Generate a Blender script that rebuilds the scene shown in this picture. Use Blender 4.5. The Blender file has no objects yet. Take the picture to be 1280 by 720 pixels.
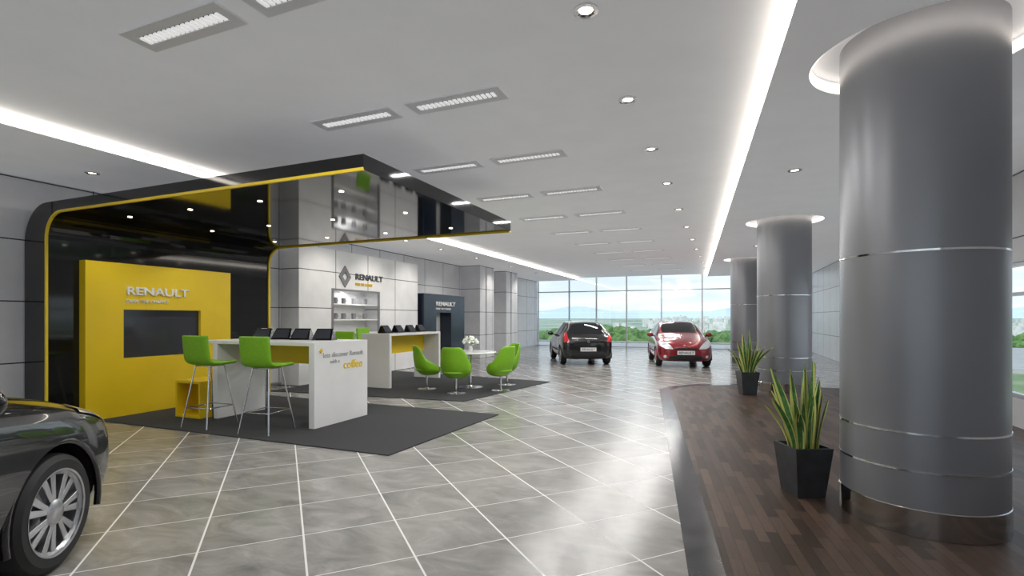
import bpy, bmesh, math, random
from mathutils import Vector, Matrix
from mathutils.bvhtree import BVHTree
random.seed(4)
S = bpy.context.scene
COL = S.collection
try:
    S.view_settings.view_transform = 'Standard'
except Exception:
    pass

# ---------------------------------------------------------------- materials
def mat(name, col, rough=.5, metal=0., emit=None, es=0., coat=0., spec=.5):
    m = bpy.data.materials.new(name); m.use_nodes = True
    b = m.node_tree.nodes['Principled BSDF']
    b.inputs['Base Color'].default_value = (*col, 1)
    b.inputs['Roughness'].default_value = rough
    b.inputs['Metallic'].default_value = metal
    b.inputs['Coat Weight'].default_value = coat
    b.inputs['Specular IOR Level'].default_value = spec
    if emit:
        b.inputs['Emission Color'].default_value = (*emit, 1)
        b.inputs['Emission Strength'].default_value = es
    return m

class NT:
    def __init__(s, m):
        s.t = m.node_tree; s.n = s.t.nodes; s.b = s.n.get('Principled BSDF')
    def new(s, ty, **k):
        x = s.n.new(ty)
        for a, v in k.items(): setattr(x, a, v)
        return x
    def l(s, a, b): s.t.links.new(a, b)
    def math(s, op, a, b=None, c=None):
        x = s.n.new('ShaderNodeMath'); x.operation = op
        for i, v in enumerate((a, b, c)):
            if v is None: continue
            if isinstance(v, (int, float)): x.inputs[i].default_value = v
            else: s.l(v, x.inputs[i])
        return x.outputs[0]
    def dot(s, v, vec):
        x = s.n.new('ShaderNodeVectorMath'); x.operation = 'DOT_PRODUCT'
        s.l(v, x.inputs[0]); x.inputs[1].default_value = vec
        return x.outputs['Value']
    def mix(s, f, a, b):
        x = s.n.new('ShaderNodeMix'); x.data_type = 'RGBA'
        if isinstance(f, (int, float)): x.inputs[0].default_value = f
        else: s.l(f, x.inputs[0])
        for i, v in ((6, a), (7, b)):
            if isinstance(v, tuple): x.inputs[i].default_value = (*v, 1) if len(v) == 3 else v
            else: s.l(v, x.inputs[i])
        return x.outputs[2]
    def noise(s, vec, scale, detail=4, rough=.5, dist=0):
        x = s.n.new('ShaderNodeTexNoise'); x.inputs['Scale'].default_value = scale
        x.inputs['Detail'].default_value = detail; x.inputs['Roughness'].default_value = rough
        x.inputs['Distortion'].default_value = dist
        if vec is not None: s.l(vec, x.inputs['Vector'])
        return x.outputs['Fac']
    def ramp(s, f, stops):
        x = s.n.new('ShaderNodeValToRGB'); e = x.color_ramp.elements
        e[0].position, e[0].color = stops[0][0], (*stops[0][1], 1)
        e[1].position, e[1].color = stops[-1][0], (*stops[-1][1], 1)
        for p, c in stops[1:-1]:
            k = e.new(p); k.color = (*c, 1)
        s.l(f, x.inputs[0]); return x.outputs[0]

def noisy(name, c1, c2, scale, rough=.5, metal=0., bump=0., coat=0., vs=None):
    m = mat(name, c1, rough, metal, coat=coat); t = NT(m)
    v = t.new('ShaderNodeTexCoord').outputs['Object']
    if vs:
        mp = t.new('ShaderNodeMapping'); mp.inputs['Scale'].default_value = vs; t.l(v, mp.inputs[0]); v = mp.outputs[0]
    f = t.noise(v, scale, 5)
    t.l(t.ramp(f, [(.35, c1), (.65, c2)]), t.b.inputs['Base Color'])
    if bump:
        bp = t.new('ShaderNodeBump'); bp.inputs['Strength'].default_value = bump; bp.inputs['Distance'].default_value = .01
        t.l(f, bp.inputs['Height']); t.l(bp.outputs[0], t.b.inputs['Normal'])
    return m

def tile_mat():
    m = mat('floor_tile', (.3, .3, .3), .12); t = NT(m)
    P = t.new('ShaderNodeTexCoord').outputs['Object']
    s = .65
    u = t.math('DIVIDE', t.math('SUBTRACT', t.dot(P, (.6845, .729, 0)), .131), s)
    v = t.math('DIVIDE', t.dot(P, (-.729, .6845, 0)), s)
    def edge(q):
        return t.math('ABSOLUTE', t.math('SUBTRACT', t.math('FRACT', t.math('ADD', q, .5)), .5))
    g = t.math('MAXIMUM', t.math('LESS_THAN', edge(u), .0105), t.math('LESS_THAN', edge(v), .006))
    cid = t.new('ShaderNodeCombineXYZ')
    t.l(t.math('FLOOR', u), cid.inputs[0]); t.l(t.math('FLOOR', v), cid.inputs[1])
    wn = t.new('ShaderNodeTexWhiteNoise'); t.l(cid.outputs[0], wn.inputs['Vector'])
    sc = t.new('ShaderNodeVectorMath', operation='SCALE'); t.l(wn.outputs['Color'], sc.inputs[0]); sc.inputs['Scale'].default_value = 20
    ad = t.new('ShaderNodeVectorMath', operation='ADD'); t.l(P, ad.inputs[0]); t.l(sc.outputs[0], ad.inputs[1])
    mp = t.new('ShaderNodeMapping'); mp.inputs['Rotation'].default_value = (0, 0, .5); mp.inputs['Scale'].default_value = (1, 2.0, 1)
    t.l(ad.outputs[0], mp.inputs[0])
    n = t.noise(mp.outputs[0], 1.8, 8, .66, .8)
    c = t.ramp(n, [(.28, (.165, .16, .15)), (.45, (.25, .244, .23)), (.58, (.315, .308, .292)), (.75, (.44, .43, .41))])
    br = t.new('ShaderNodeMapRange'); t.l(wn.outputs['Value'], br.inputs[0]); br.inputs[3].default_value = .9; br.inputs[4].default_value = 1.08
    hs = t.new('ShaderNodeHueSaturation'); t.l(c, hs.inputs['Color']); t.l(br.outputs[0], hs.inputs['Value'])
    t.l(t.mix(g, hs.outputs[0], (.76, .75, .72)), t.b.inputs['Base Color'])
    t.l(t.math('ADD', t.math('MULTIPLY', g, .35), t.math('MULTIPLY_ADD', n, .14, .14)), t.b.inputs['Roughness'])
    return m

def wood_mat():
    m = mat('wood_planks', (.05, .03, .02), .3, spec=.3); t = NT(m)
    P = t.new('ShaderNodeTexCoord').outputs['Object']
    mp = t.new('ShaderNodeMapping'); mp.inputs['Rotation'].default_value = (0, 0, math.radians(-97)); t.l(P, mp.inputs[0])
    bk = t.new('ShaderNodeTexBrick'); t.l(mp.outputs[0], bk.inputs['Vector'])
    bk.inputs['Scale'].default_value = 1; bk.inputs['Brick Width'].default_value = .5; bk.inputs['Row Height'].default_value = .08
    bk.inputs['Mortar Size'].default_value = .0016; bk.inputs['Bias'].default_value = 0
    bk.inputs['Color1'].default_value = (.042, .027, .020, 1); bk.inputs['Color2'].default_value = (.125, .083, .062, 1)
    bk.inputs['Mortar'].default_value = (.014, .009, .007, 1); bk.offset = .37
    mp2 = t.new('ShaderNodeMapping'); mp2.inputs['Scale'].default_value = (2.5, 22, 1); t.l(mp.outputs[0], mp2.inputs[0])
    n = t.noise(mp2.outputs[0], 2.5, 5, .6)
    mx = t.new('ShaderNodeMix'); mx.data_type = 'RGBA'; mx.blend_type = 'MULTIPLY'; mx.inputs[0].default_value = .6
    t.l(bk.outputs['Color'], mx.inputs[6]); t.l(t.ramp(n, [(.3, (.6, .6, .6)), (.7, (1.3, 1.27, 1.23))]), mx.inputs[7])
    t.l(mx.outputs[2], t.b.inputs['Base Color'])
    t.l(t.math('MULTIPLY_ADD', n, .15, .33), t.b.inputs['Roughness'])
    return m

def panel_mat(name, col, pw, ph, axis):
    """cladding panels with dark joints; axis 0 = joints along X wall, 1 = along Y wall"""
    m = mat(name, col, .35); t = NT(m)
    P = t.new('ShaderNodeTexCoord').outputs['Object']
    sp = t.new('ShaderNodeSeparateXYZ'); t.l(P, sp.inputs[0])
    u = t.math('DIVIDE', sp.outputs[axis], pw); v = t.math('DIVIDE', sp.outputs[2], ph)
    def edge(q, w):
        return t.math('LESS_THAN', t.math('ABSOLUTE', t.math('SUBTRACT', t.math('FRACT', t.math('ADD', q, .5)), .5)), w)
    g = t.math('MAXIMUM', edge(u, .009 / pw), edge(v, .009 / ph))
    n = t.noise(P, 3, 3)
    base = t.ramp(n, [(.3, tuple(c * .95 for c in col)), (.7, tuple(min(1, c * 1.04) for c in col))])
    t.l(t.mix(g, base, (.03, .03, .032)), t.b.inputs['Base Color'])
    return m

M = {}
M['tile'] = tile_mat(); M['wood'] = wood_mat()
M['slate'] = noisy('dark_slate', (.018, .02, .024), (.05, .052, .058), 5, .16)
M['carpet'] = noisy('carpet_grey', (.035, .036, .04), (.05, .051, .055), 220, .95, bump=.4)
M['ceil'] = noisy('ceiling_paint_glow', (.76, .76, .775), (.79, .79, .805), 2, .8)
b_ = M['ceil'].node_tree.nodes['Principled BSDF']; b_.inputs['Emission Color'].default_value = (.97, .98, 1, 1); b_.inputs['Emission Strength'].default_value = .15  # faint glow added to the ceiling surface as room fill light
M['wallL'] = panel_mat('wall_cladding', (.72, .725, .75), 1.25, .9, 1)
M['wallD'] = panel_mat('display_cladding', (.88, .88, .89), 1.25, .9, 1)
M['wallX'] = panel_mat('wall_cladding_side', (.60, .605, .63), 1.25, .9, 0)
M['white'] = noisy('white_laminate', (.84, .84, .84), (.87, .87, .87), 3, .28)
M['gloss_white'] = mat('white_gloss', (.86, .86, .86), .15)
M['black'] = noisy('black_gloss_laminate', (.006, .006, .007), (.009, .009, .010), 2, .06)
M['blackm'] = mat('black_matte', (.012, .012, .013), .5)
M['yellow'] = noisy('yellow_laminate', (.86, .60, .012), (.90, .635, .015), 2, .4)
M['yellowline'] = mat('yellow_trim', (.88, .62, .02), .4)
M['green'] = noisy('green_upholstery', (.19, .44, .01), (.22, .49, .015), 40, .5)
M['chrome'] = mat('chrome', (.75, .75, .76), .12, 1)
M['steel'] = noisy('brushed_steel', (.5, .5, .5), (.6, .6, .6), 30, .3, 1)
M['colmetal'] = noisy('column_metal_paint', (.27, .275, .295), (.295, .30, .32), 1.2, .38, .5)
M['colbase'] = mat('column_base_mirror', (.50, .47, .44), .12, 1)
M['navy'] = noisy('navy_panel', (.01, .018, .035), (.013, .022, .04), 2, .15)
M['screen'] = mat('screen_glass', (.045, .048, .06), .1)
M['tablet'] = mat('tablet_black', (.008, .008, .009), .15)
M['greywall'] = mat('niche_grey', (.22, .22, .23), .4)
M['led'] = mat('led_strip', (1, 1, 1), .5, emit=(1, .91, .80), es=9)
M['ledh'] = mat('led_halo', (1, 1, 1), .5, emit=(1, .90, .78), es=2.2)
M['lamp'] = mat('lamp_glow', (1, 1, 1), .5, emit=(1, .88, .68), es=10)
M['louver'] = mat('louver_white_glow', (.85, .85, .85), .3, emit=(1, 1, 1), es=.5)  # own glow put into the louvers to brighten them
M['fixt'] = mat('fixture_frame_glow', (.68, .68, .70), .35, .0, emit=(1, 1, 1), es=.06)  # slight emission lightens the frame, which is no lamp
M['dark'] = mat('dark_recess', (.02, .02, .02), .6)
M['pot'] = noisy('planter_black', (.03, .032, .035), (.045, .048, .052), 8, .4)
M['soil'] = noisy('soil', (.03, .02, .012), (.06, .04, .025), 60, .9)
M['leaf'] = noisy('leaf_green', (.035, .14, .03), (.10, .26, .07), 22, .4)
M['leafy'] = mat('leaf_edge', (.66, .66, .20), .4)
M['rubber'] = mat('tyre_rubber', (.014, .014, .015), .65)
M['rim'] = mat('alloy_wheel', (.50, .51, .53), .25, .9)
M['glassd'] = mat('car_glass', (.012, .014, .016), .04)
M['hl'] = mat('headlight_glass', (.75, .77, .8), .08, .35, coat=1)
M['tail'] = mat('tail_light', (.55, .01, .015), .12, coat=1)
M['plate'] = mat('number_plate', (.8, .8, .8), .4)
M['alu'] = mat('aluminium_frame', (.55, .57, .6), .35, .6)
M['flower'] = mat('petal_white', (.85, .85, .82), .6)
M['slot'] = mat('timber_slot', (.14, .07, .05), .4)
M['textg'] = mat('text_grey', (.42, .42, .43), .4)
M['textd'] = mat('text_dark', (.05, .05, .06), .3)
M['textw'] = mat('text_white', (.85, .85, .85), .4)
def paint(name, c):
    return mat(name, c, .22, .35, coat=1)
def glass():
    m = bpy.data.materials.new('window_glass'); m.use_nodes = True; n = m.node_tree.nodes; n.clear()
    o = n.new('ShaderNodeOutputMaterial'); mx = n.new('ShaderNodeMixShader'); a = n.new('ShaderNodeBsdfTransparent'); b = n.new('ShaderNodeBsdfGlossy')
    a.inputs[0].default_value = (.95, .98, .98, 1); b.inputs['Roughness'].default_value = .02; mx.inputs[0].default_value = .05
    m.node_tree.links.new(a.outputs[0], mx.inputs[1]); m.node_tree.links.new(b.outputs[0], mx.inputs[2]); m.node_tree.links.new(mx.outputs[0], o.inputs[0])
    return m
M['glass'] = glass()

# ---------------------------------------------------------------- helpers
def empty(name, loc=(0, 0, 0), rz=0):
    e = bpy.data.objects.new(name, None); e.location = loc; e.rotation_euler = (0, 0, rz); e.empty_display_size = .2
    COL.objects.link(e); return e
def add(name, data, parent=None):
    o = bpy.data.objects.new(name, data); COL.objects.link(o)
    if parent: o.parent = parent
    return o
def mesh(name, verts, faces, mats, parent=None, fm=None, smooth=False, bevel=0, sub=0):
    me = bpy.data.meshes.new(name); me.from_pydata([tuple(v) for v in verts], [], faces)
    for m in (mats if isinstance(mats, (list, tuple)) else [mats]): me.materials.append(m)
    if fm:
        for i, p in enumerate(me.polygons): p.material_index = fm[i]
    bm = bmesh.new(); bm.from_mesh(me); bmesh.ops.recalc_face_normals(bm, faces=bm.faces); bm.to_mesh(me); bm.free()
    if smooth:
        for p in me.polygons: p.use_smooth = True
    o = add(name, me, parent)
    if bevel:
        b = o.modifiers.new('bevel', 'BEVEL'); b.width = bevel; b.segments = 2; b.limit_method = 'ANGLE'
    if sub:
        s = o.modifiers.new('sub', 'SUBSURF'); s.levels = sub; s.render_levels = sub
    return o
CF = [(0, 3, 2, 1), (4, 5, 6, 7), (0, 1, 5, 4), (1, 2, 6, 5), (2, 3, 7, 6), (3, 0, 4, 7)]
def bv(x0, x1, y0, y1, z0, z1):
    return [(x0, y0, z0), (x1, y0, z0), (x1, y1, z0), (x0, y1, z0), (x0, y0, z1), (x1, y0, z1), (x1, y1, z1), (x0, y1, z1)]
def boxes(name, lst, mats, parent=None, bevel=0):
    V, F, I = [], [], []
    for b in lst:
        k = len(V); V += bv(*b[:6]); F += [tuple(i + k for i in f) for f in CF]; I += [b[6] if len(b) > 6 else 0] * 6
    return mesh(name, V, F, mats, parent, I, bevel=bevel)
def box(name, m, x0, x1, y0, y1, z0, z1, parent=None, bevel=0):
    return boxes(name, [(x0, x1, y0, y1, z0, z1)], [m], parent, bevel)
def prism(name, pts, z0, z1, m, parent=None):
    n = len(pts); V = [(x, y, z0) for x, y in pts] + [(x, y, z1) for x, y in pts]
    F = [tuple(range(n))[::-1], tuple(range(n, 2 * n))] + [(i, (i + 1) % n, n + (i + 1) % n, n + i) for i in range(n)]
    return mesh(name, V, F, m, parent)
def lathe(name, prof, m, parent=None, seg=48, loc=(0, 0, 0), axis='z', smooth=True, fm=None):
    V, F, I = [], [], []
    n = len(prof)
    for i in range(seg):
        a = 2 * math.pi * i / seg
        for r, z in prof:
            p = (r * math.cos(a), r * math.sin(a), z)
            if axis == 'x': p = (p[2], p[0], p[1])
            V.append((p[0] + loc[0], p[1] + loc[1], p[2] + loc[2]))
    for i in range(seg):
        j = (i + 1) % seg
        for k in range(n - 1):
            F.append((i * n + k, j * n + k, j * n + k + 1, i * n + k + 1)); I.append(fm[k] if fm else 0)
    o = mesh(name, V, F, m, parent, I)
    if smooth:
        for p in o.data.polygons: p.use_smooth = True
        try: o.data.set_sharp_from_angle(angle=math.radians(35))
        except Exception: pass
    return o
def cyl(name, m, x, y, z0, z1, r, parent=None, r2=None, seg=32):
    r2 = r if r2 is None else r2
    return lathe(name, [(0.0001, z0), (r, z0), (r2, z1), (0.0001, z1)], m, parent, seg, (x, y, 0))
def tube(name, m, pts, r, parent=None, cyclic=False):
    c = bpy.data.curves.new(name, 'CURVE'); c.dimensions = '3D'; c.bevel_depth = r; c.bevel_resolution = 3; c.use_fill_caps = True
    s = c.splines.new('POLY'); s.points.add(len(pts) - 1); s.use_cyclic_u = cyclic
    for i, p in enumerate(pts): s.points[i].co = (*p, 1)
    c.materials.append(m); return add(name, c, parent)
def text(name, body, m, loc, rot, width, parent=None, ext=.008, bold=0, h=None):
    c = bpy.data.curves.new(name, 'FONT'); c.body = body; c.size = 1; c.extrude = ext; c.offset = bold
    c.align_x = 'LEFT'; c.align_y = 'BOTTOM_BASELINE'
    c.materials.append(m); o = add(name, c, parent)
    bpy.context.view_layer.update(); w = max(o.dimensions.x, .01); k = width / w
    o.scale = (k, k if h is None else h / .73, 1)
    o.location = loc; o.rotation_euler = rot; return o
RY = (math.pi / 2, 0, math.pi / 2)      # text reading along +Y, facing +X

# ---------------------------------------------------------------- camera
cam = bpy.data.cameras.new('camera'); co = add('camera', cam)
co.location = (0, 0, 1.55); co.rotation_euler = (math.pi / 2, 0, math.radians(22.4))
cam.sensor_width = 36; cam.lens = 630 / 1280 * 36; cam.shift_y = 38 / 1280; cam.clip_end = 6000
S.camera = co

# ---------------------------------------------------------------- room shell
ZC, ZS = 3.74, 3.62
XL, XR, YB, YW = -9.45, 3.9, -5.0, 26.6
SL = -7.05
box('floor', M['tile'], XL, XR, YB, YW, -.1, 0)
prism('floor_border', [(.876, YB), (XR, YB), (XR, 13.3), (.6, 13.15), (-.6, 12.55), (-1.02, 12.0), (-1.22, 11.4)], 0, .004, M['slate'])
prism('floor_wood', [(1.09, YB), (XR, YB), (XR, 13.1), (.65, 12.95), (-.45, 12.35), (-.82, 11.85), (-.98, 11.3)], .001, .008, M['wood'])
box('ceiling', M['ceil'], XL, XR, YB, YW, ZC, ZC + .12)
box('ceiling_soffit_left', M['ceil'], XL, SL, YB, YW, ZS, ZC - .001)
xs = lambda y: .465 - .0457 * (y - 3.78)
COLS = [(1.44, 4.86), (1.27, 12.2), (.87, 19.5)]
def soffit():
    c = bpy.data.curves.new('ceiling_soffit_right', 'CURVE'); c.dimensions = '2D'; c.fill_mode = 'BOTH'; c.extrude = (ZC - ZS) / 2 - .001
    def sp(pts):
        s = c.splines.new('POLY'); s.points.add(len(pts) - 1); s.use_cyclic_u = True
        for i, p in enumerate(pts): s.points[i].co = (p[0], p[1], 0, 1)
    sp([(xs(YB), YB), (XR, YB), (XR, YW), (xs(YW), YW)])
    for x, y in COLS:
        sp([(x + .74 * math.cos(a * math.pi / 36), y + .74 * math.sin(a * math.pi / 36)) for a in range(72)])
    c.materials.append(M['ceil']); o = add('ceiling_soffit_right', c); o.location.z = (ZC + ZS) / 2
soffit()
box('trim_led_left', M['led'], SL, SL + .015, YB + .1, YW - .1, ZS + .015, ZS + .065)
prism('trim_led_right', [(xs(YB) - .015, YB + .1), (xs(YB), YB + .1), (xs(YW), YW - .1), (xs(YW) - .015, YW - .1)], ZS + .015, ZS + .065, M['led'])

box('wall_left', M['wallL'], XL - .15, XL, YB, YW, 0, ZC)
boxes('wall_back', [(XL, -8.5, YB - .15, YB, 0, ZC), (3.2, XR, YB - .15, YB, 0, ZC), (-8.5, 3.2, YB - .15, YB, 0, .3), (-8.5, 3.2, YB - .15, YB, 3.3, ZC)], [M['wallX']])
# right wall with a window band
boxes('wall_right', [(XR, XR + .15, YB, 5.5, 0, ZC), (XR, XR + .15, 13, YW, 0, ZC), (XR, XR + .15, 5.5, 13, 0, .42), (XR, XR + .15, 5.5, 13, 2.35, ZC)], [M['wallL']])
def window(name, ax, c, a0, a1, z0, z1, muls, trans):
    E = empty(name)
    def bb(n, m, p0, p1, q0, q1, d0, d1):
        if ax == 'x': box(n, m, p0, p1, c + d0, c + d1, q0, q1, E)
        else: box(n, m, c + d0, c + d1, p0, p1, q0, q1, E)
    bb('glass', M['glass'], a0, a1, z0, z1, .06, .07)
    for i, q in enumerate(muls): bb('mullion_%d' % i, M['alu'], q - .03, q + .03, z0, z1, .0, .13)
    for i, z in enumerate(trans): bb('transom_%d' % i, M['alu'], a0, a1, z - .025, z + .025, .02, .11)
window('window_1', 'x', YW, XL, XR, 0, ZC, [-9.4, -7.6, -6.1, -4.5, -2.75, -.8, 1.15, 2.6, 3.86], [.05, .3, 3.0])
window('window_2', 'y', XR, 5.5, 13, .42, 2.35, [5.54, 7, 8.5, 10, 11.5, 12.96], [.45, 2.32, 1.9])
window('window_added_rear', 'x', YB - .14, -8.5, 3.2, .3, 3.3, [-8.46, -6.5, -4.5, -2.6, -.6, 1.3, 3.16], [.33, 3.27])  # added window behind the camera, out of view, to let daylight in
box('baseboard_left', M['steel'], XL, XL + .015, YB, YW, 0, .08)

# ---------------------------------------------------------------- columns
def column(x, y):
    E = empty('round_column', (x, y, 0))
    R = .52
    lathe('shaft', [(R, .0), (R, ZC)], M['colmetal'], E, 96)
    lathe('base_band', [(R + .004, .008), (R + .006, .01), (R + .006, .20), (R, .205)], M['colbase'], E, 96)
    for i, z in enumerate((.47, .735, 2.03)):
        lathe('ring_%d' % i, [(R, z - .007), (R + .004, z - .007), (R + .004, z + .007), (R, z + .007)], M['chrome'], E, 96)
    lathe('halo_led', [(.738, ZS + .01), (.728, ZS + .01), (.728, ZS + .09), (.738, ZS + .09)], M['ledh'], E, 96)
for c in COLS: column(*c)

# ---------------------------------------------------------------- ceiling fixtures
def fixture_mesh():
    L = [(-.52, .52, -.14, -.055, -.016, 0, 0), (-.52, .52, .055, .14, -.016, 0, 0), (-.52, -.44, -.055, .055, -.016, 0, 0), (.44, .52, -.055, .055, -.016, 0, 0), (-.44, .44, -.055, .055, -.004, 0, 2)]
    n = 17
    for i in range(n):
        x = -.44 + .88 * (i + .5) / n
        L.append((x - .016, x + .016, -.04, .045, -.018, -.005, 1))
    return boxes('ceiling_light_fixture', L, [M['fixt'], M['louver'], M['dark']])
fx0 = fixture_mesh(); first = True
for i in range(11):
    y = 2.56 + 1.88 * i + .02 * i * i
    for x in (-3.74, -2.50):
        if first: o = fx0; first = False
        else: o = add('ceiling_light_fixture', fx0.data)
        o.location = (x + .05 * i, y, ZC)
        l = bpy.data.lights.new('fixture_fill', 'AREA'); l.shape = 'RECTANGLE'; l.size = .8; l.size_y = .08; l.energy = 28; l.color = (1, .98, .95)  # added fill light below each grille, whose own lamps are off
        lo = add('fixture_fill', l, o); lo.location = (0, 0, -.025)
def downlight(x, y, z, e=9, r=.09, tilt=0):
    E = empty('recessed_downlight', (x, y, z))
    lathe('trim_ring', [(r, 0), (r, -.012), (r * .72, -.015), (r * .6, -.002)], M['chrome'], E, 24)
    cyl('lens', M['lamp'], 0, 0, -.006, -.001, r * .5, E, seg=20)
    l = bpy.data.lights.new('spot', 'SPOT'); l.energy = e; l.spot_size = 1.7; l.spot_blend = .9; l.color = (1, .93, .84); l.shadow_soft_size = .05
    lo = add('spot', l, E); lo.location = (0, 0, -.03); lo.rotation_euler = (0, tilt, 0)
for i, y in enumerate((3.51, 5.1, 6.7, 8.5, 10.6, 12.7, 14.8, 16.9, 19.0, 21.1, 23.2)): downlight(-.88 + .03 * i, y, ZC)
for y in (4.35, 6.4, 9.5, 11.3, 13.1, 15.5, 18.5, 21.5): downlight(-8.25 if y < 7 else -7.7, y, ZS, 30 if y < 7 else 75, tilt=.1 if y < 7 else .5)
for y in (8.0, 15.9, 22.5): downlight(.97, y, ZS)

# ---------------------------------------------------------------- canopy pavilion
def canopy():
    E = empty('kiosk_canopy')
    xi, xo, zt, zi, xe = -8.85, -9.4, 3.20, 3.04, -3.3
    y0, y1 = 4.1, 7.94
    def path(x, z, r, off=0, n=10):
        p = [(x + off, 0.0)]
        for i in range(n + 1):
            a = math.pi - i / n * math.pi / 2
            p.append((x + r + (r - off) * math.cos(a), z - r + (r - off) * math.sin(a)))
        p.append((xe, z - off)); return p
    ou = path(xo, zt, .55); inn = path(xi, zi, .35)
    prof = ou + inn[::-1]; n = len(prof); k = len(ou)
    V = [(x, y0, z) for x, z in prof] + [(x, y1, z) for x, z in prof]
    F = [(i, (i + 1) % n, n + (i + 1) % n, n + i) for i in range(n)]
    for i in range(k - 1):     # end faces as quads between paths
        a, b, c, d = i, i + 1, n - 2 - i, n - 1 - i
        F += [(a, b, c, d), (n + a, n + d, n + c, n + b)]
    mesh('arch', V, F, M['black'], E)
    def ribbon(nm, ya, yb, o1, o2):
        A = path(xi, zi, .35, o1); B = path(xi, zi, .35, o2); m = len(A)
        V = []; F = []
        for y in (ya, yb): V += [(x, y, z) for x, z in A] + [(x, y, z) for x, z in B]
        for i in range(m - 1):
            F += [(i, i + 1, m + i + 1, m + i), (2 * m + i, 3 * m + i, 3 * m + i + 1, 2 * m + i + 1),
                  (i, 2 * m + i, 2 * m + i + 1, i + 1), (m + i, m + i + 1, 3 * m + i + 1, 3 * m + i)]
        F += [(0, m, 3 * m, 2 * m), (m - 1, 3 * m - 1, 4 * m - 1, 2 * m - 1)]
        mesh(nm, V, F, M['yellowline'], E)
    ribbon('yellow_line_front', y0 - .008, y0 + .02, -.026, .006)
    ribbon('yellow_line_rear', y1 - .04, y1 + .003, -.004, .026)
    k = 0
    for x in (-8.0, -6.7, -5.4, -4.1):
        for y in (4.7, 6.0, 7.3):
            cyl('downlight_lens_%d' % k, M['lamp'], x, y, zi - .006, zi + .002, .028, E, seg=16)
            l = bpy.data.lights.new('spot', 'SPOT'); l.energy = 22 if x < -7 else 14; l.spot_size = 2.5; l.spot_blend = .7; l.color = (1, .96, .88); l.shadow_soft_size = .04
            lo = add('spot_%d' % k, l, E); lo.location = (x, y, zi - .03); k += 1
canopy()
prism('carpet', [(-8.84, 4.66), (-3.45, 4.72), (-3.28, 7.4), (-8.84, 7.5)], 0, .012, M['carpet'])
prism('carpet', [(-8.84, 7.95), (-4.4, 8.33), (-3.82, 11.7), (-8.84, 12.4)], 0, .012, M['carpet'])

# yellow display wall
E = empty('yellow_display_wall')
Y0, Y1, a, b, za, zb = 4.5, 6.9, 5.02, 6.3, .92, 1.69
boxes('panel', [(-8.85, -8.7, Y0, a, .012, 2.42), (-8.85, -8.7, b, Y1, .012, 2.42), (-8.85, -8.7, a, b, .012, za), (-8.85, -8.7, a, b, zb, 2.42)], [M['yellow']], E)
box('screen', M['screen'], -8.8, -8.76, a, b, za, zb, E)
text('sign_text', 'RENAULT', M['textw'], (-8.69, 5.05, 1.93), RY, 1.0, E, .012, .02, .13)
text('sign_tagline', 'DRIVE THE CHANGE', M['textw'], (-8.69, 5.05, 1.80), RY, .66, E, .006, 0, .055)

# ---------------------------------------------------------------- white display wall
E = empty('white_display_wall')
Y0, Y1, a, b, za, zb, zt = 8.8, 13.7, 9.85, 11.75, .75, 2.3, 3.26
xf = -8.9
boxes('panel', [(XL, xf, Y0, a, .012, zt), (XL, xf, b, Y1, .012, zt), (XL, xf, a, b, .012, za), (XL, xf, a, b, zb, zt)], [M['wallD']], E)
boxes('niche_trim', [(xf - .02, xf + .02, a, a + .06, za, zb), (xf - .02, xf + .02, b - .06, b, za, zb), (xf - .02, xf + .02, a + .06, b - .06, zb - .05, zb)], [M['greywall']], E)
box('niche_back', M['white'], XL + .02, XL + .05, a, b, za, zb, E)
for i, z in enumerate((1.15, 1.5, 1.9)): box('shelf_%d' % i, M['white'], XL + .05, xf - .03, a + .06, b - .06, z, z + .03, E)
l = bpy.data.lights.new('niche_lamp', 'AREA'); l.size = 1.4; l.energy = 10; l.shape = 'RECTANGLE'; l.size_y = .1
lo = add('niche_lamp', l, E); lo.location = (xf - .12, (a + b) / 2, zb - .06)
text('sign_text', 'RENAULT', M['textd'], (xf + .01, 10.72, 2.58), RY, 1.15, E, .012, .02, .16)
text('sign_tagline', 'DRIVE THE CHANGE', M['yellow'], (xf + .01, 10.72, 2.42), RY, .7, E, .008, .01, .08)
def diamond(name, E, c, w, h, t, ax, m):
    # hollow rhombus badge in the plane normal to ax
    V = []; F = []
    for d in (0, .03):
        for k in (1, 1 - t):
            for i, (p, q) in enumerate(((w, 0), (0, h), (-w, 0), (0, -h))):
                if ax == 'x': V.append((c[0] + d, c[1] + p * k, c[2] + q * k))
                else: V.append((c[0] + p * k, c[1] + d * ax, c[2] + q * k))
    for i in range(4):
        j = (i + 1) % 4
        F += [(i, j, 4 + j, 4 + i), (8 + i, 12 + i, 12 + j, 8 + j), (i, 8 + i, 8 + j, j), (4 + i, 4 + j, 12 + j, 12 + i)]
    return mesh(name, V, F, m, E)
diamond('badge', E, (xf, 10.32, 2.62), .22, .28, .55, 'x', M['greywall'])
def mug(x, y, z, s=1):
    E = empty('coffee_mug', (x, y, z))
    lathe('body', [(.001, 0), (.05 * s, 0), (.055 * s, .14 * s), (.048 * s, .14 * s), (.044 * s, .01), (.001, .01)], M['greywall'], E, 20)
    tube('handle', M['greywall'], [(0, (.052 + .035 * math.sin(t)) * s, (.07 - .04 * math.cos(t)) * s) for t in [i * math.pi / 8 for i in range(9)]], .008 * s, E)
for z in (1.53, 1.93):
    for y in (10.15, 10.45, 10.85, 11.3): mug(-9.05, y, z, 1.1)

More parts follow.
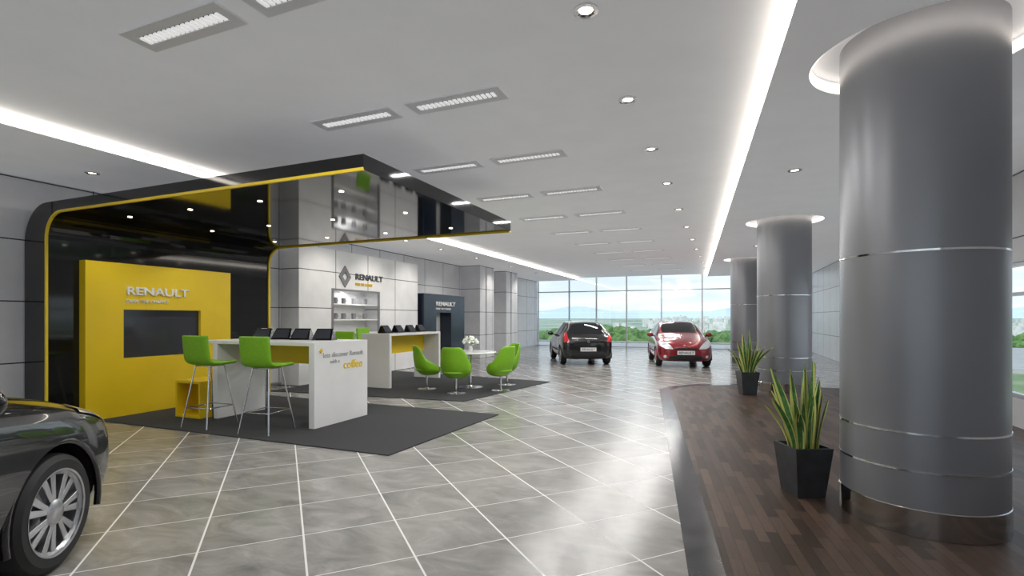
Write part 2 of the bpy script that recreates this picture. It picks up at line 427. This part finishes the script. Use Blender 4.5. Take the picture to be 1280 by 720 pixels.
# navy display
E = empty('navy_display_wall')
boxes('panel', [(XL, -8.75, 13.85, 14.6, .012, 2.36), (XL, -8.75, 15.6, 16.6, .012, 2.36), (XL, -8.75, 14.6, 15.6, 1.75, 2.36), (XL, -8.75, 14.6, 15.6, .012, .5), (XL, -9.2, 14.6, 15.6, .5, 1.75, 1)], [M['navy'], M['white']], E)
text('sign_text', 'RENAULT', M['textw'], (-8.74, 14.55, 1.98), RY, 1.3, E, .012, .02, .14)
text('sign_tagline', 'DRIVE THE CHANGE', M['textw'], (-8.74, 14.55, 1.84), RY, 1.0, E, .008, 0, .07)
# pilasters
for y in (17.6, 20.2):
    E = empty('wall_pilaster')
    boxes('body', [(XL, -8.6, y, y + .5, 0, ZS - .005), (XL, -8.6, y + .62, y + 1.3, 0, ZS - .005), (XL, -8.75, y + .5, y + .62, 0, 1.3), (XL, -8.75, y + .5, y + .62, 3.2, ZS - .005), (XL, -8.9, y + .5, y + .62, 1.3, 3.2, 1)], [M['wallL'], M['slot']], E)

# ---------------------------------------------------------------- counters
E = empty('bar_counter')
zt = 1.21
box('end_panel_front', M['white'], -5.30, -5.20, 5.42, 6.56, .012, zt, E, .004)
box('end_panel_rear', M['white'], -7.22, -7.12, 5.42, 6.3, .012, zt - .05, E, .004)
box('top', M['white'], -7.45, -5.30, 5.42, 6.56, zt - .05, zt, E, .004)
box('modesty_panel', M['yellow'], -7.12, -5.31, 5.9, 5.94, .86, zt - .05, E)
text('slogan', "lets discover Renault", M['textg'], (-5.195, 5.58, .99), RY, .86, E, .002)
text('slogan_2', "with a", M['textg'], (-5.195, 5.72, .90), RY, .20, E, .002)
text('slogan_coffee', "coffee", M['yellow'], (-5.195, 6.0, .80), RY, .42, E, .003, .005)
diamond('mark', E, (-5.2, 5.53, 1.09), .02, .03, .4, 'x', M['yellow'])
E = empty('bar_counter')
box('end_panel_front', M['white'], -7.45, -6.7, 9.2, 9.28, .012, 1.16, E, .004)
box('end_panel_rear', M['white'], -7.45, -6.7, 11.3, 11.38, .012, 1.16, E, .004)
box('top', M['white'], -7.45, -6.7, 9.2, 11.38, 1.16, 1.21, E, .004)
box('modesty_panel', M['yellow'], -7.2, -7.15, 9.28, 11.3, .72, 1.16, E)
def tablet(x, y, z, rz):
    E = empty('tablet_stand', (x, y, z), rz)
    w = .165
    V = [(-w, -.10, 0), (w, -.10, 0), (w, .10, 0), (-w, .10, 0), (-w * .8, .02, .18), (w * .8, .02, .18), (w * .8, .045, .18), (-w * .8, .045, .18)]
    mesh('wedge', V, CF, M['tablet'], E, bevel=.006)
    V = [(-w * .82, -.085, .028), (w * .82, -.085, .028), (w * .68, .005, .162), (-w * .68, .005, .162)]
    V2 = [(v[0], v[1] - .005, v[2] + .004) for v in V]
    mesh('screen', V + V2, CF, M['screen'], E)
for x in (-6.98, -6.55, -6.15, -5.7): tablet(x, 6.15, zt, .25)
for y in (9.6, 10.1, 10.6, 11.05): tablet(-7.1, y, zt, 1.6)
# low open yellow cube
E = empty('yellow_cube_shelf', (-7.62, 5.55, .012))
boxes('box', [(-.28, .28, -.25, .25, 0, .04), (-.28, .28, -.25, .25, .53, .57), (-.28, -.24, -.25, .25, .04, .53), (.24, .28, -.25, .25, .04, .53), (-.24, .24, .21, .25, .04, .53)], [M['yellow']], E, .003)

# ---------------------------------------------------------------- seats
def sheet(name, prof, w, m, parent, thick=.04, curve=.03, nx=6):
    V = []; F = []
    n = len(prof)
    for i in range(nx + 1):
        u = -1 + 2 * i / nx
        for j, (y, z) in enumerate(prof):
            k = w(j / (n - 1)) if callable(w) else w
            V.append((u * k, y + curve * u * u * (1 if j > n * .5 else 0), z + curve * u * u * (1 if j <= n * .5 else 0)))
    for i in range(nx):
        for j in range(n - 1):
            F.append((i * n + j, (i + 1) * n + j, (i + 1) * n + j + 1, i * n + j + 1))
    o = mesh(name, V, F, m, parent, smooth=True)
    s = o.modifiers.new('sol', 'SOLIDIFY'); s.thickness = thick; s.offset = 0
    s = o.modifiers.new('sub', 'SUBSURF'); s.levels = 2; s.render_levels = 2
    return o
def bar_stool(x, y, rz):
    E = empty('bar_stool', (x, y, .012), rz)
    z = .90
    prof = [(.24, z - .015), (.225, z), (.05, z - .01), (-.12, z - .01), (-.19, z + .02), (-.22, z + .10), (-.24, z + .26), (-.25, z + .385), (-.252, z + .40)]
    sheet('seat', prof, lambda t: .25 - .012 * t, M['green'], E, .055, .02)
    r = .011
    P = {}
    for sx in (-1, 1):
        for sy in (-1, 1):
            top = Vector((sx * .13, sy * .12, z - .03)); bot = Vector((sx * .24, sy * .25, r))
            tube('leg_%d%d' % (sx + 1, sy + 1), M['chrome'], [top, bot], r, E)
            P[(sx, sy)] = top.lerp(bot, .68)
    tube('footrest', M['chrome'], [P[(-1, -1)], P[(1, -1)], P[(1, 1)], P[(-1, 1)]], .008, E, True)
    tube('seat_frame', M['chrome'], [(-.13, -.12, z - .03), (.13, -.12, z - .03), (.13, .12, z - .03), (-.13, .12, z - .03)], .01, E, True)
bar_stool(-5.68, 5.06, .12)
bar_stool(-6.74, 5.02, .05)
bar_stool(-6.3, 7.05, math.pi - .1)
bar_stool(-8.0, 10.2, -math.pi / 2)

def tub_chair(x, y, rz):
    E = empty('tub_chair', (x, y, .012), rz)      # faces +y
    NT_, NS = 36, 10
    sm = lambda v: max(0, min(1, v)) ** 2 * (3 - 2 * max(0, min(1, v)))
    V = []; F = []
    for i in range(NT_):
        th = 2 * math.pi * i / NT_
        c = (1 - math.sin(th)) / 2          # 1 at the back (-y)
        top = .48 + .14 * sm(c / .45) + .34 * sm((c - .48) / .42)
        rim = .32 - .015 * sm((c - .6) / .4)
        for j in range(NS + 1):
            s = j / NS
            r = .06 + (rim - .06) * math.sin(min(1, s * 1.35) * math.pi / 2) ** .8
            z = .30 + (top - .30) * s ** 1.55
            fl = .03 * c * s ** 3
            V.append((r * math.cos(th), r * math.sin(th) * .93 - fl, z))
    for i in range(NT_):
        k = (i + 1) % NT_
        for j in range(NS): F.append((i * (NS + 1) + j, k * (NS + 1) + j, k * (NS + 1) + j + 1, i * (NS + 1) + j + 1))
    o = mesh('shell', V, F, M['green'], E, smooth=True)
    s = o.modifiers.new('sol', 'SOLIDIFY'); s.thickness = .035; s.offset = -1
    s = o.modifiers.new('sub', 'SUBSURF'); s.levels = 1; s.render_levels = 1
    lathe('cushion', [(.001, .40), (.22, .40), (.25, .43), (.24, .46), (.18, .475), (.001, .48)], M['green'], E, 32)
    lathe('base', [(.001, 0), (.20, 0), (.20, .008), (.05, .02), (.025, .04), (.022, .31), (.07, .32)], M['chrome'], E, 32)
for x, y, tx, ty in ((-5.9, 9.45, -5.15, 10.05), (-5.0, 9.12, -5.1, 10.05), (-4.32, 9.85, -5.15, 10.05), (-4.55, 10.75, -5.15, 10.05)):
    tub_chair(x, y, math.atan2(-(tx - x), ty - y))
E = empty('round_table', (-5.15, 10.05, .012))
lathe('top', [(.001, .76), (.56, .76), (.58, .775), (.58, .79), (.57, .80), (.001, .80)], M['gloss_white'], E, 64)
lathe('pedestal', [(.001, 0), (.28, 0), (.28, .01), (.06, .025), (.035, .06), (.03, .7), (.08, .76)], M['chrome'], E, 40)
E = empty('flower_vase', (-5.15, 10.05, .812))
lathe('vase', [(.001, 0), (.04, 0), (.055, .05), (.04, .10), (.05, .12)], M['gloss_white'], E, 24)
V = []; F = []; FM = []
for i in range(70):
    a = random.uniform(0, 6.28); e = random.uniform(-.2, 1.5); R = .16
    c = Vector((R * math.cos(a) * math.cos(e), R * math.sin(a) * math.cos(e), .19 + R * .8 * math.sin(e)))
    bm = bmesh.new(); bmesh.ops.create_icosphere(bm, subdivisions=1, radius=random.uniform(.027, .045))
    k = len(V); V += [tuple(v.co + c) for v in bm.verts]
    for f in bm.faces: F.append(tuple(v.index + k for v in f.verts)); FM.append(1 if i % 5 == 0 else 0)
    bm.free()
mesh('bouquet', V, F, [M['flower'], M['leaf']], E, FM, smooth=True)

# ---------------------------------------------------------------- planters
def snake_plant(x, y, s=1., n=24, rz=.3, seed=1, avoid=None):
    rnd = random.Random(seed)
    E = empty('potted_snake_plant', (x, y, .008), rz)
    a, b, h = .125 * s, .17 * s, .44 * s
    V = [(-a, -a, 0), (a, -a, 0), (a, a, 0), (-a, a, 0), (-b, -b, h), (b, -b, h), (b, b, h), (-b, b, h)]
    c = b - .02 * s
    V += [(-c, -c, h), (c, -c, h), (c, c, h), (-c, c, h), (-c, -c, h - .04), (c, -c, h - .04), (c, c, h - .04), (-c, c, h - .04)]
    F = [(0, 3, 2, 1), (0, 1, 5, 4), (1, 2, 6, 5), (2, 3, 7, 6), (3, 0, 4, 7)]
    F += [(4 + i, 4 + (i + 1) % 4, 8 + (i + 1) % 4, 8 + i) for i in range(4)]
    F += [(8 + i, 8 + (i + 1) % 4, 12 + (i + 1) % 4, 12 + i) for i in range(4)] + [(12, 13, 14, 15)]
    mesh('planter', V, F, [M['pot'], M['soil']], E, [0] * 13 + [1])
    V = []; F = []; I = []
    for k in range(n):
        ang = 6.283 * k / n * 5.3 + rnd.uniform(-.4, .4); rad = .115 * s * (k / n) ** .5
        H = rnd.uniform(.5, .86) * s * (1 - .22 * k / n); lean = rnd.uniform(.45, 1.0) * (k / n) ** .8 + .04
        if avoid is not None and math.cos(ang + rz - avoid) > .25: lean *= .25
        w = rnd.uniform(.030, .042) * s; tw = rnd.uniform(-.9, .9); fa = ang + rnd.uniform(-.9, .9)
        base = len(V); NSG = 10
        for j in range(NSG + 1):
            t = j / NSG
            hr = rad + lean * H * t ** 1.5 * .75
            cx = hr * math.cos(ang); cy = hr * math.sin(ang)
            z = h - .04 * s + H * (t - .25 * lean * t * t)
            ww = w * (0.65 + .7 * t) * (1 - t ** 3.2) if t < 1 else .001
            d = fa + math.pi / 2 + tw * t
            for q, dep in ((-1, .010), (-.60, .003), (0, -.004), (.60, .003), (1, .010)):
                V.append((cx + math.cos(d) * ww * q + math.cos(ang) * dep * s, cy + math.sin(d) * ww * q + math.sin(ang) * dep * s, z))
        for j in range(NSG):
            for q in range(4):
                p = base + j * 5 + q
                F.append((p, p + 1, p + 6, p + 5)); I.append(1 if q in (0, 3) else 0)
    mesh('leaves', V, F, [M['leaf'], M['leafy']], E, I, smooth=True)
snake_plant(.675, 5.08, .98, 30, .45, 3, -.3)
snake_plant(.52, 11.3, 1.05, 26, .3, 8)

# ---------------------------------------------------------------- cars
def make_wheel(E, x, y, side, r=.31):
    W = .19
    prof = [(r * .70, -W / 2), (r * .88, -W / 2 - .004), (r * .97, -W / 2 + .015), (r, -W / 2 + .04), (r, W / 2 - .04), (r * .97, W / 2 - .015), (r * .88, W / 2 + .004), (r * .70, W / 2)]
    lathe('tyre', prof, M['rubber'], E, 48, (x, y, r), 'x')
    s = side
    rp = [(r * .70, -W / 2 * s), (r * .70, W / 2 * s), (r * .735, (W / 2 + .003) * s), (r * .72, (W / 2 - .004) * s), (r * .64, (W / 2 - .02) * s), (r * .62, -W / 2 * s)]
    lathe('rim', rp, M['rim'], E, 48, (x, y, r), 'x')
    lathe('brake_disc', [(.001, (W / 2 - .09) * s), (r * .5, (W / 2 - .09) * s), (r * .5, (W / 2 - .10) * s)], M['steel'], E, 32, (x, y, r), 'x')
    lathe('wheel_back', [(.001, (W / 2 - .12) * s), (r * .64, (W / 2 - .12) * s)], M['blackm'], E, 32, (x, y, r), 'x')
    V = []; F = []
    for k in range(7):
        for dd in (-.14, .14):
            a = 2 * math.pi * k / 7
            r0, r1 = r * .15, r * .68
            a0 = a + dd * .6; a1 = a + dd * 1.25
            w0, w1 = .013, .020
            b = len(V)
            for (rr, aa, ww, xo) in ((r0, a0, w0, W / 2 - .012), (r1, a1, w1, W / 2 - .016)):
                for q in (-1, 1):
                    for dx in (0, -.035):
                        px = rr * math.cos(aa) - q * ww * math.sin(aa); pz = rr * math.sin(aa) + q * ww * math.cos(aa)
                        V.append((x + (xo + dx) * s, y + px, r + pz))
            F += [(b, b + 2, b + 6, b + 4), (b + 1, b + 5, b + 7, b + 3), (b, b + 4, b + 5, b + 1), (b + 2, b + 3, b + 7, b + 6), (b, b + 1, b + 3, b + 2), (b + 4, b + 6, b + 7, b + 5)]
    mesh('spokes', V, F, M['rim'], E, bevel=.003)
    lathe('hub', [(r * .22, (W / 2 - .045) * s), (r * .22, (W / 2 - .012) * s), (r * .17, (W / 2 - .004) * s), (.001, (W / 2 - .002) * s)], M['rim'], E, 24, (x, y, r), 'x')

def car(loc, rz, pm, sc=1.):
    E = empty('car', (*loc, 0), rz)
    #   y,    w,   zb,  belt, wr,  zr
    ST = [(2.10, .50, .30, .56, .40, .61), (2.06, .66, .22, .63, .54, .68), (1.93, .79, .19, .71, .64, .77), (1.68, .845, .18, .79, .70, .865),
          (1.33, .86, .18, .865, .73, .945), (.98, .86, .18, .92, .73, 1.005), (.80, .86, .18, .94, .70, 1.06), (.45, .86, .18, .955, .645, 1.27), (.10, .86, .18, .965, .60, 1.41),
          (-.26, .86, .18, .975, .595, 1.455), (-.36, .86, .18, .977, .595, 1.46), (-.95, .86, .18, .995, .585, 1.44), (-1.10, .86, .18, 1.0, .58, 1.43), (-1.42, .855, .18, 1.01, .555, 1.38),
          (-1.62, .84, .19, 1.0, .60, 1.17), (-1.72, .82, .20, .98, .64, 1.02), (-1.82, .78, .24, .84, .62, .90), (-1.87, .66, .32, .72, .50, .78)]
    V = []; F = []; I = []
    for y, w, zb, bl, wr, zr in ST:
        m = (zb + bl) / 2
        half = [(0, zb), (w * .8, zb), (w * .965, zb + .06), (w, m - .02), (w * .995, bl - .13), (w * .955, bl), (wr, zr - .05), (wr * .9, zr - .012), (wr * .45, zr + .01), (0, zr + .018)]
        ring = half + [(-a, b) for a, b in half[-2:0:-1]]
        V += [(a, y, b) for a, b in ring]
    N = 18
    for i in range(len(ST) - 1):
        ya, yb = ST[i][0], ST[i + 1][0]
        for j in range(N):
            F.append((i * N + j, i * N + (j + 1) % N, (i + 1) * N + (j + 1) % N, (i + 1) * N + j))
            mi = 0
            if j in (5, 12) and ya <= .81 and yb >= -1.43:
                mi = 1
                if (ya, yb) == (-.26, -.36): mi = 2
                if (ya, yb) == (-.95, -1.10): mi = 2
            if j in (7, 8, 9, 10):
                if ya <= .81 and yb >= .09: mi = 1
                if ya <= -1.41 and yb >= -1.73: mi = 1
            I.append(mi)
    F.append(tuple(range(N))[::-1]); I.append(0)
    k = (len(ST) - 1) * N; F.append(tuple(range(k, k + N))); I.append(0)
    me = bpy.data.meshes.new('tmp'); me.from_pydata(V, [], F)
    for m in (pm, M['glassd'], M['blackm']): me.materials.append(m)
    for i, p in enumerate(me.polygons): p.material_index = I[i]; p.use_smooth = True
    bm = bmesh.new(); bm.from_mesh(me); bmesh.ops.recalc_face_normals(bm, faces=bm.faces)
    cl = bm.edges.layers.float.get('crease_edge') or bm.edges.layers.float.new('crease_edge')
    for e in bm.edges:
        ms = {f.material_index for f in e.link_faces}
        if len(ms) > 1: e[cl] = .55
    bm.to_mesh(me); bm.free()
    o = add('tmp', me); s = o.modifiers.new('s', 'SUBSURF'); s.levels = 2
    cut = []
    for yy in (1.30, -1.22):
        for sx in (-1, 1):
            c = lathe('cut', [(.001, .52 * sx), (.36, .52 * sx), (.36, 1.2 * sx), (.001, 1.2 * sx)], M['blackm'], None, 40, (0, yy, .315), 'x', smooth=False)
            bmc = bmesh.new(); bmc.from_mesh(c.data); bmesh.ops.remove_doubles(bmc, verts=bmc.verts, dist=.003); bmesh.ops.recalc_face_normals(bmc, faces=bmc.faces); bmc.to_mesh(c.data); bmc.free()
            b = o.modifiers.new('b', 'BOOLEAN'); b.operation = 'DIFFERENCE'; b.object = c; b.solver = 'EXACT'
            try: b.material_mode = 'TRANSFER'
            except Exception: pass
            cut.append(c)
    dg = bpy.context.evaluated_depsgraph_get(); dg.update()
    bme = bpy.data.meshes.new_from_object(o.evaluated_get(dg))
    bpy.data.objects.remove(o)
    for c in cut: bpy.data.objects.remove(c)
    body = add('body', bme, E)
    try: bme.set_sharp_from_angle(angle=math.radians(50))
    except Exception: pass
    bvh = BVHTree.FromPolygons([v.co.copy() for v in bme.vertices], [tuple(p.vertices) for p in bme.polygons])
    def patch(name, pts, ax, m, off=.006, cuts=3, mirror=False):
        for sgn in ((1, -1) if mirror else (1,)):
            bm = bmesh.new()
            f = bm.faces.new([bm.verts.new((p[0], p[1], 0)) for p in pts])
            bmesh.ops.triangulate(bm, faces=bm.faces)
            bmesh.ops.subdivide_edges(bm, edges=bm.edges, cuts=cuts, use_grid_fill=True)
            last = None
            for v in bm.verts:
                p, q = v.co.x, v.co.y
                if ax == 'front': o_, d_ = Vector((p * sgn, 5, q)), Vector((0, -1, 0))
                elif ax == 'rear': o_, d_ = Vector((p * sgn, -5, q)), Vector((0, 1, 0))
                else: o_, d_ = Vector((3 * sgn, p, q)), Vector((-sgn, 0, 0))
                h = bvh.ray_cast(o_, d_)
                if h[0] is not None:
                    nn = h[1] if h[1].dot(d_) < 0 else -h[1]
                    v.co = h[0] + nn * off; last = v.co.copy()
                else: v.co = last if last else Vector((p * sgn, 0, q))
            me = bpy.data.meshes.new(name); bm.to_mesh(me); bm.free(); me.materials.append(m)
            for p_ in me.polygons: p_.use_smooth = True
            add(name + ('_r' if sgn < 0 else ''), me, E)
    patch('headlight', [(.38, .585), (.60, .60), (.76, .68), (.80, .80), (.72, .845), (.60, .80), (.44, .68)], 'front', M['hl'], .008, 4, True)
    patch('grille', [(-.36, .56), (.36, .56), (.32, .625), (-.32, .625)], 'front', M['blackm'])
    patch('lower_intake', [(-.56, .24), (.56, .24), (.46, .39), (-.46, .39)], 'front', M['blackm'])
    patch('fog_lamp', [(.62 + .045 * math.cos(t), .36 + .045 * math.sin(t)) for t in [i * math.pi / 5 for i in range(10)]], 'front', M['hl'], .008, 1, True)
    patch('tail_light', [(.60, .78), (.79, .76), (.80, .96), (.74, 1.08), (.68, 1.07), (.66, .90)], 'rear', M['tail'], .008, 4, True)
    patch('rear_valance', [(-.6, .25), (.6, .25), (.52, .36), (-.52, .36)], 'rear', M['blackm'])
    for y in (.78, -.31, -1.02):
        patch('door_seam', [(y, .24), (y + .008, .24), (y + .008, .92), (y, .92)], 'side', M['blackm'], .002, 4, True)
    patch('rub_strip', [(-.98, .44), (.86, .44), (.86, .49), (-.98, .49)], 'side', M['blackm'], .008, 4, True)
    for y in (-.20, -.88):
        patch('door_handle', [(y, .80), (y + .16, .80), (y + .16, .83), (y, .83)], 'side', pm, .018, 2, True)
    for yf, sg in ((2.12, 1), (-1.885, -1)):
        z0 = .42 if sg > 0 else .47
        box('plate' + ('_f' if sg > 0 else '_b'), M['plate'], -.26, .26, yf - .012, yf + .012, z0, z0 + .12, E)
        text('plate_text' + ('_f' if sg > 0 else '_b'), 'RENAULT', M['textd'], (.22 * sg, yf + .014 * sg, z0 + .03), (math.pi / 2, 0, math.pi if sg > 0 else 0), .44, E, .001, .02, .07)
        diamond('badge' + ('_f' if sg > 0 else '_b'), E, (0, yf - .005 * sg, .665 if sg > 0 else .80), .045, .06, .4, sg, M['chrome'])
    for sx in (-1, 1):
        bm = bmesh.new(); bmesh.ops.create_uvsphere(bm, u_segments=20, v_segments=12, radius=1)
        me = bpy.data.meshes.new('mirror'); bm.to_mesh(me); bm.free(); me.materials.append(pm)
        for p_ in me.polygons: p_.use_smooth = True
        mo = add('mirror_%d' % (sx + 1), me, E); mo.scale = (.11, .06, .075); mo.location = (.95 * sx, .60, 1.0)
        tube('mirror_arm_%d' % (sx + 1), M['blackm'], [(.80 * sx, .62, .955), (.92 * sx, .61, .97)], .02, E)
        for yy in (1.30, -1.22):
            make_wheel(E, sx * .745, yy, sx)
            tube('arch_lip_%d_%d' % (sx + 1, yy > 0), pm, [(sx * .835, yy + .368 * math.cos(t), .315 + .368 * math.sin(t)) for t in [-.25 + i * (math.pi + .5) / 20 for i in range(21)]], .018, E)
    E.scale = (sc, sc, sc)
    return E
rad = math.radians
car((-4.77, 17.93), rad(24.9), paint('paint_black', (.008, .008, .009)))
car((-1.40, 18.57), rad(192), paint('paint_red', (.26, .012, .022)))
# showroom car at left; its front right wheel stands at about (-3.85, 1.75)
th = rad(34.5); fw = Vector((-math.sin(th), math.cos(th))); rt = Vector((math.cos(th), math.sin(th)))
cpos = Vector((-3.86, 1.745)) - (fw * 1.30 + rt * .745) * 1.15
car((cpos.x, cpos.y), th, paint('paint_black_gloss', (.005, .005, .006)), 1.15)

# ---------------------------------------------------------------- outside
g = noisy('asphalt', (.30, .30, .30), (.36, .36, .35), 3, .9)
box('terrace_paving', g, -30, 30, YW + .14, 46, -.7, -.5)
box('forecourt_paving', noisy('pale_paving', (.5, .5, .48), (.56, .56, .54), 2, .9), -30, 30, -40, YB - .16, -.2, -.05)
gr = noisy('grassland', (.08, .15, .05), (.22, .28, .14), .08, .95)
box('meadow', gr, -400, 400, 46, 250, -7, -6)
def strip(name, x0, x1, y0, y1, z0, z1, m, n=60, wav=0):
    V = []; F = []
    for i in range(n + 1):
        x = x0 + (x1 - x0) * i / n; h = wav * (math.sin(i * .31) + .6 * math.sin(i * .83 + 1))
        V += [(x, y0, z0), (x, y1, z1 + h)]
    for i in range(n): F.append((2 * i, 2 * i + 2, 2 * i + 3, 2 * i + 1))
    mesh(name, V, F, m)
# bay seen over a gently rising coast
strip('coastal_plain', -900, 900, 250, 620, -6, 1.5, noisy('coast_fields', (.16, .25, .15), (.42, .46, .40), .06, .95, vs=(.35, 1, 1)), 60)
strip('bay_water', -1600, 1600, 620, 1150, 1.5, 17, noisy('sea_water', (.50, .62, .70), (.62, .72, .78), .02, .6, vs=(.2, 1, 1)), 60)
def blobs(name, n, fx, rr, m, seed, sub=1):
    rnd = random.Random(seed); V = []; F = []
    for i in range(n):
        x, y, z = fx(rnd); r = rnd.uniform(*rr)
        bm = bmesh.new(); bmesh.ops.create_icosphere(bm, subdivisions=sub + 1, radius=r)
        k = len(V)
        for v in bm.verts:
            q = 1 + rnd.uniform(-.16, .16); V.append((x + v.co.x * q, y + v.co.y * q, z + v.co.z * q * .85))
        for f in bm.faces: F.append(tuple(v.index + k for v in f.verts))
        bm.free()
    mesh(name, V, F, m)
tr = noisy('tree_foliage', (.04, .11, .025), (.16, .27, .08), 1.5, .9)
blobs('tree_cluster', 60, lambda r: (r.uniform(-15, -6.8), r.uniform(49, 60), r.uniform(-2.6, -.5)), (1.0, 1.8), tr, 5, 2)
blobs('tree_cluster', 130, lambda r: (r.uniform(-90, 60), r.uniform(110, 200), r.uniform(-5.2, -4)), (1.6, 3.2), tr, 6)
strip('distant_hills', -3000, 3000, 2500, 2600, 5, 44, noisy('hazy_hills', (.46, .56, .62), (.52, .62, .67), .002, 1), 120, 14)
tw = noisy('town_render', (.55, .54, .52), (.8, .78, .74), .5, .9)
rnd = random.Random(9); L = []
for i in range(330):
    x = rnd.uniform(-60, 190); y = rnd.uniform(255, 600); w = rnd.uniform(2, 5); h = rnd.uniform(1.5, 4.5)
    zb = -6 + (y - 250) / 370 * 7.5
    L.append((x, x + w, y, y + w, zb - .3, zb + h))
boxes('distant_town', L, [tw])
# sky
w = bpy.data.worlds.new('sky'); S.world = w; w.use_nodes = True; t = w.node_tree; n = t.nodes
bg = n['Background']; tc = n.new('ShaderNodeTexCoord'); sp = n.new('ShaderNodeSeparateXYZ'); t.links.new(tc.outputs['Generated'], sp.inputs[0])
cr = n.new('ShaderNodeValToRGB'); e = cr.color_ramp.elements; e[0].position = 0; e[0].color = (.80, .86, .90, 1); e[1].position = .35; e[1].color = (.30, .48, .74, 1)
t.links.new(sp.outputs[2], cr.inputs[0])
mp = n.new('ShaderNodeMapping'); mp.inputs['Scale'].default_value = (3, 3, 22); t.links.new(tc.outputs['Generated'], mp.inputs[0])
no = n.new('ShaderNodeTexNoise'); no.inputs['Scale'].default_value = 1.6; no.inputs['Detail'].default_value = 6; t.links.new(mp.outputs[0], no.inputs['Vector'])
r2 = n.new('ShaderNodeValToRGB'); r2.color_ramp.elements[0].position = .42; r2.color_ramp.elements[1].position = .62; t.links.new(no.outputs['Fac'], r2.inputs[0])
mx = n.new('ShaderNodeMix'); mx.data_type = 'RGBA'; t.links.new(r2.outputs[0], mx.inputs[0]); t.links.new(cr.outputs[0], mx.inputs[6]); mx.inputs[7].default_value = (.95, .96, .97, 1)
t.links.new(mx.outputs[2], bg.inputs[0]); bg.inputs[1].default_value = 1.35
sun = bpy.data.lights.new('sun', 'SUN'); sun.energy = 2.5; sun.angle = .05; so = add('sun', sun); so.rotation_euler = (rad(35), 0, rad(-20))
print('done')
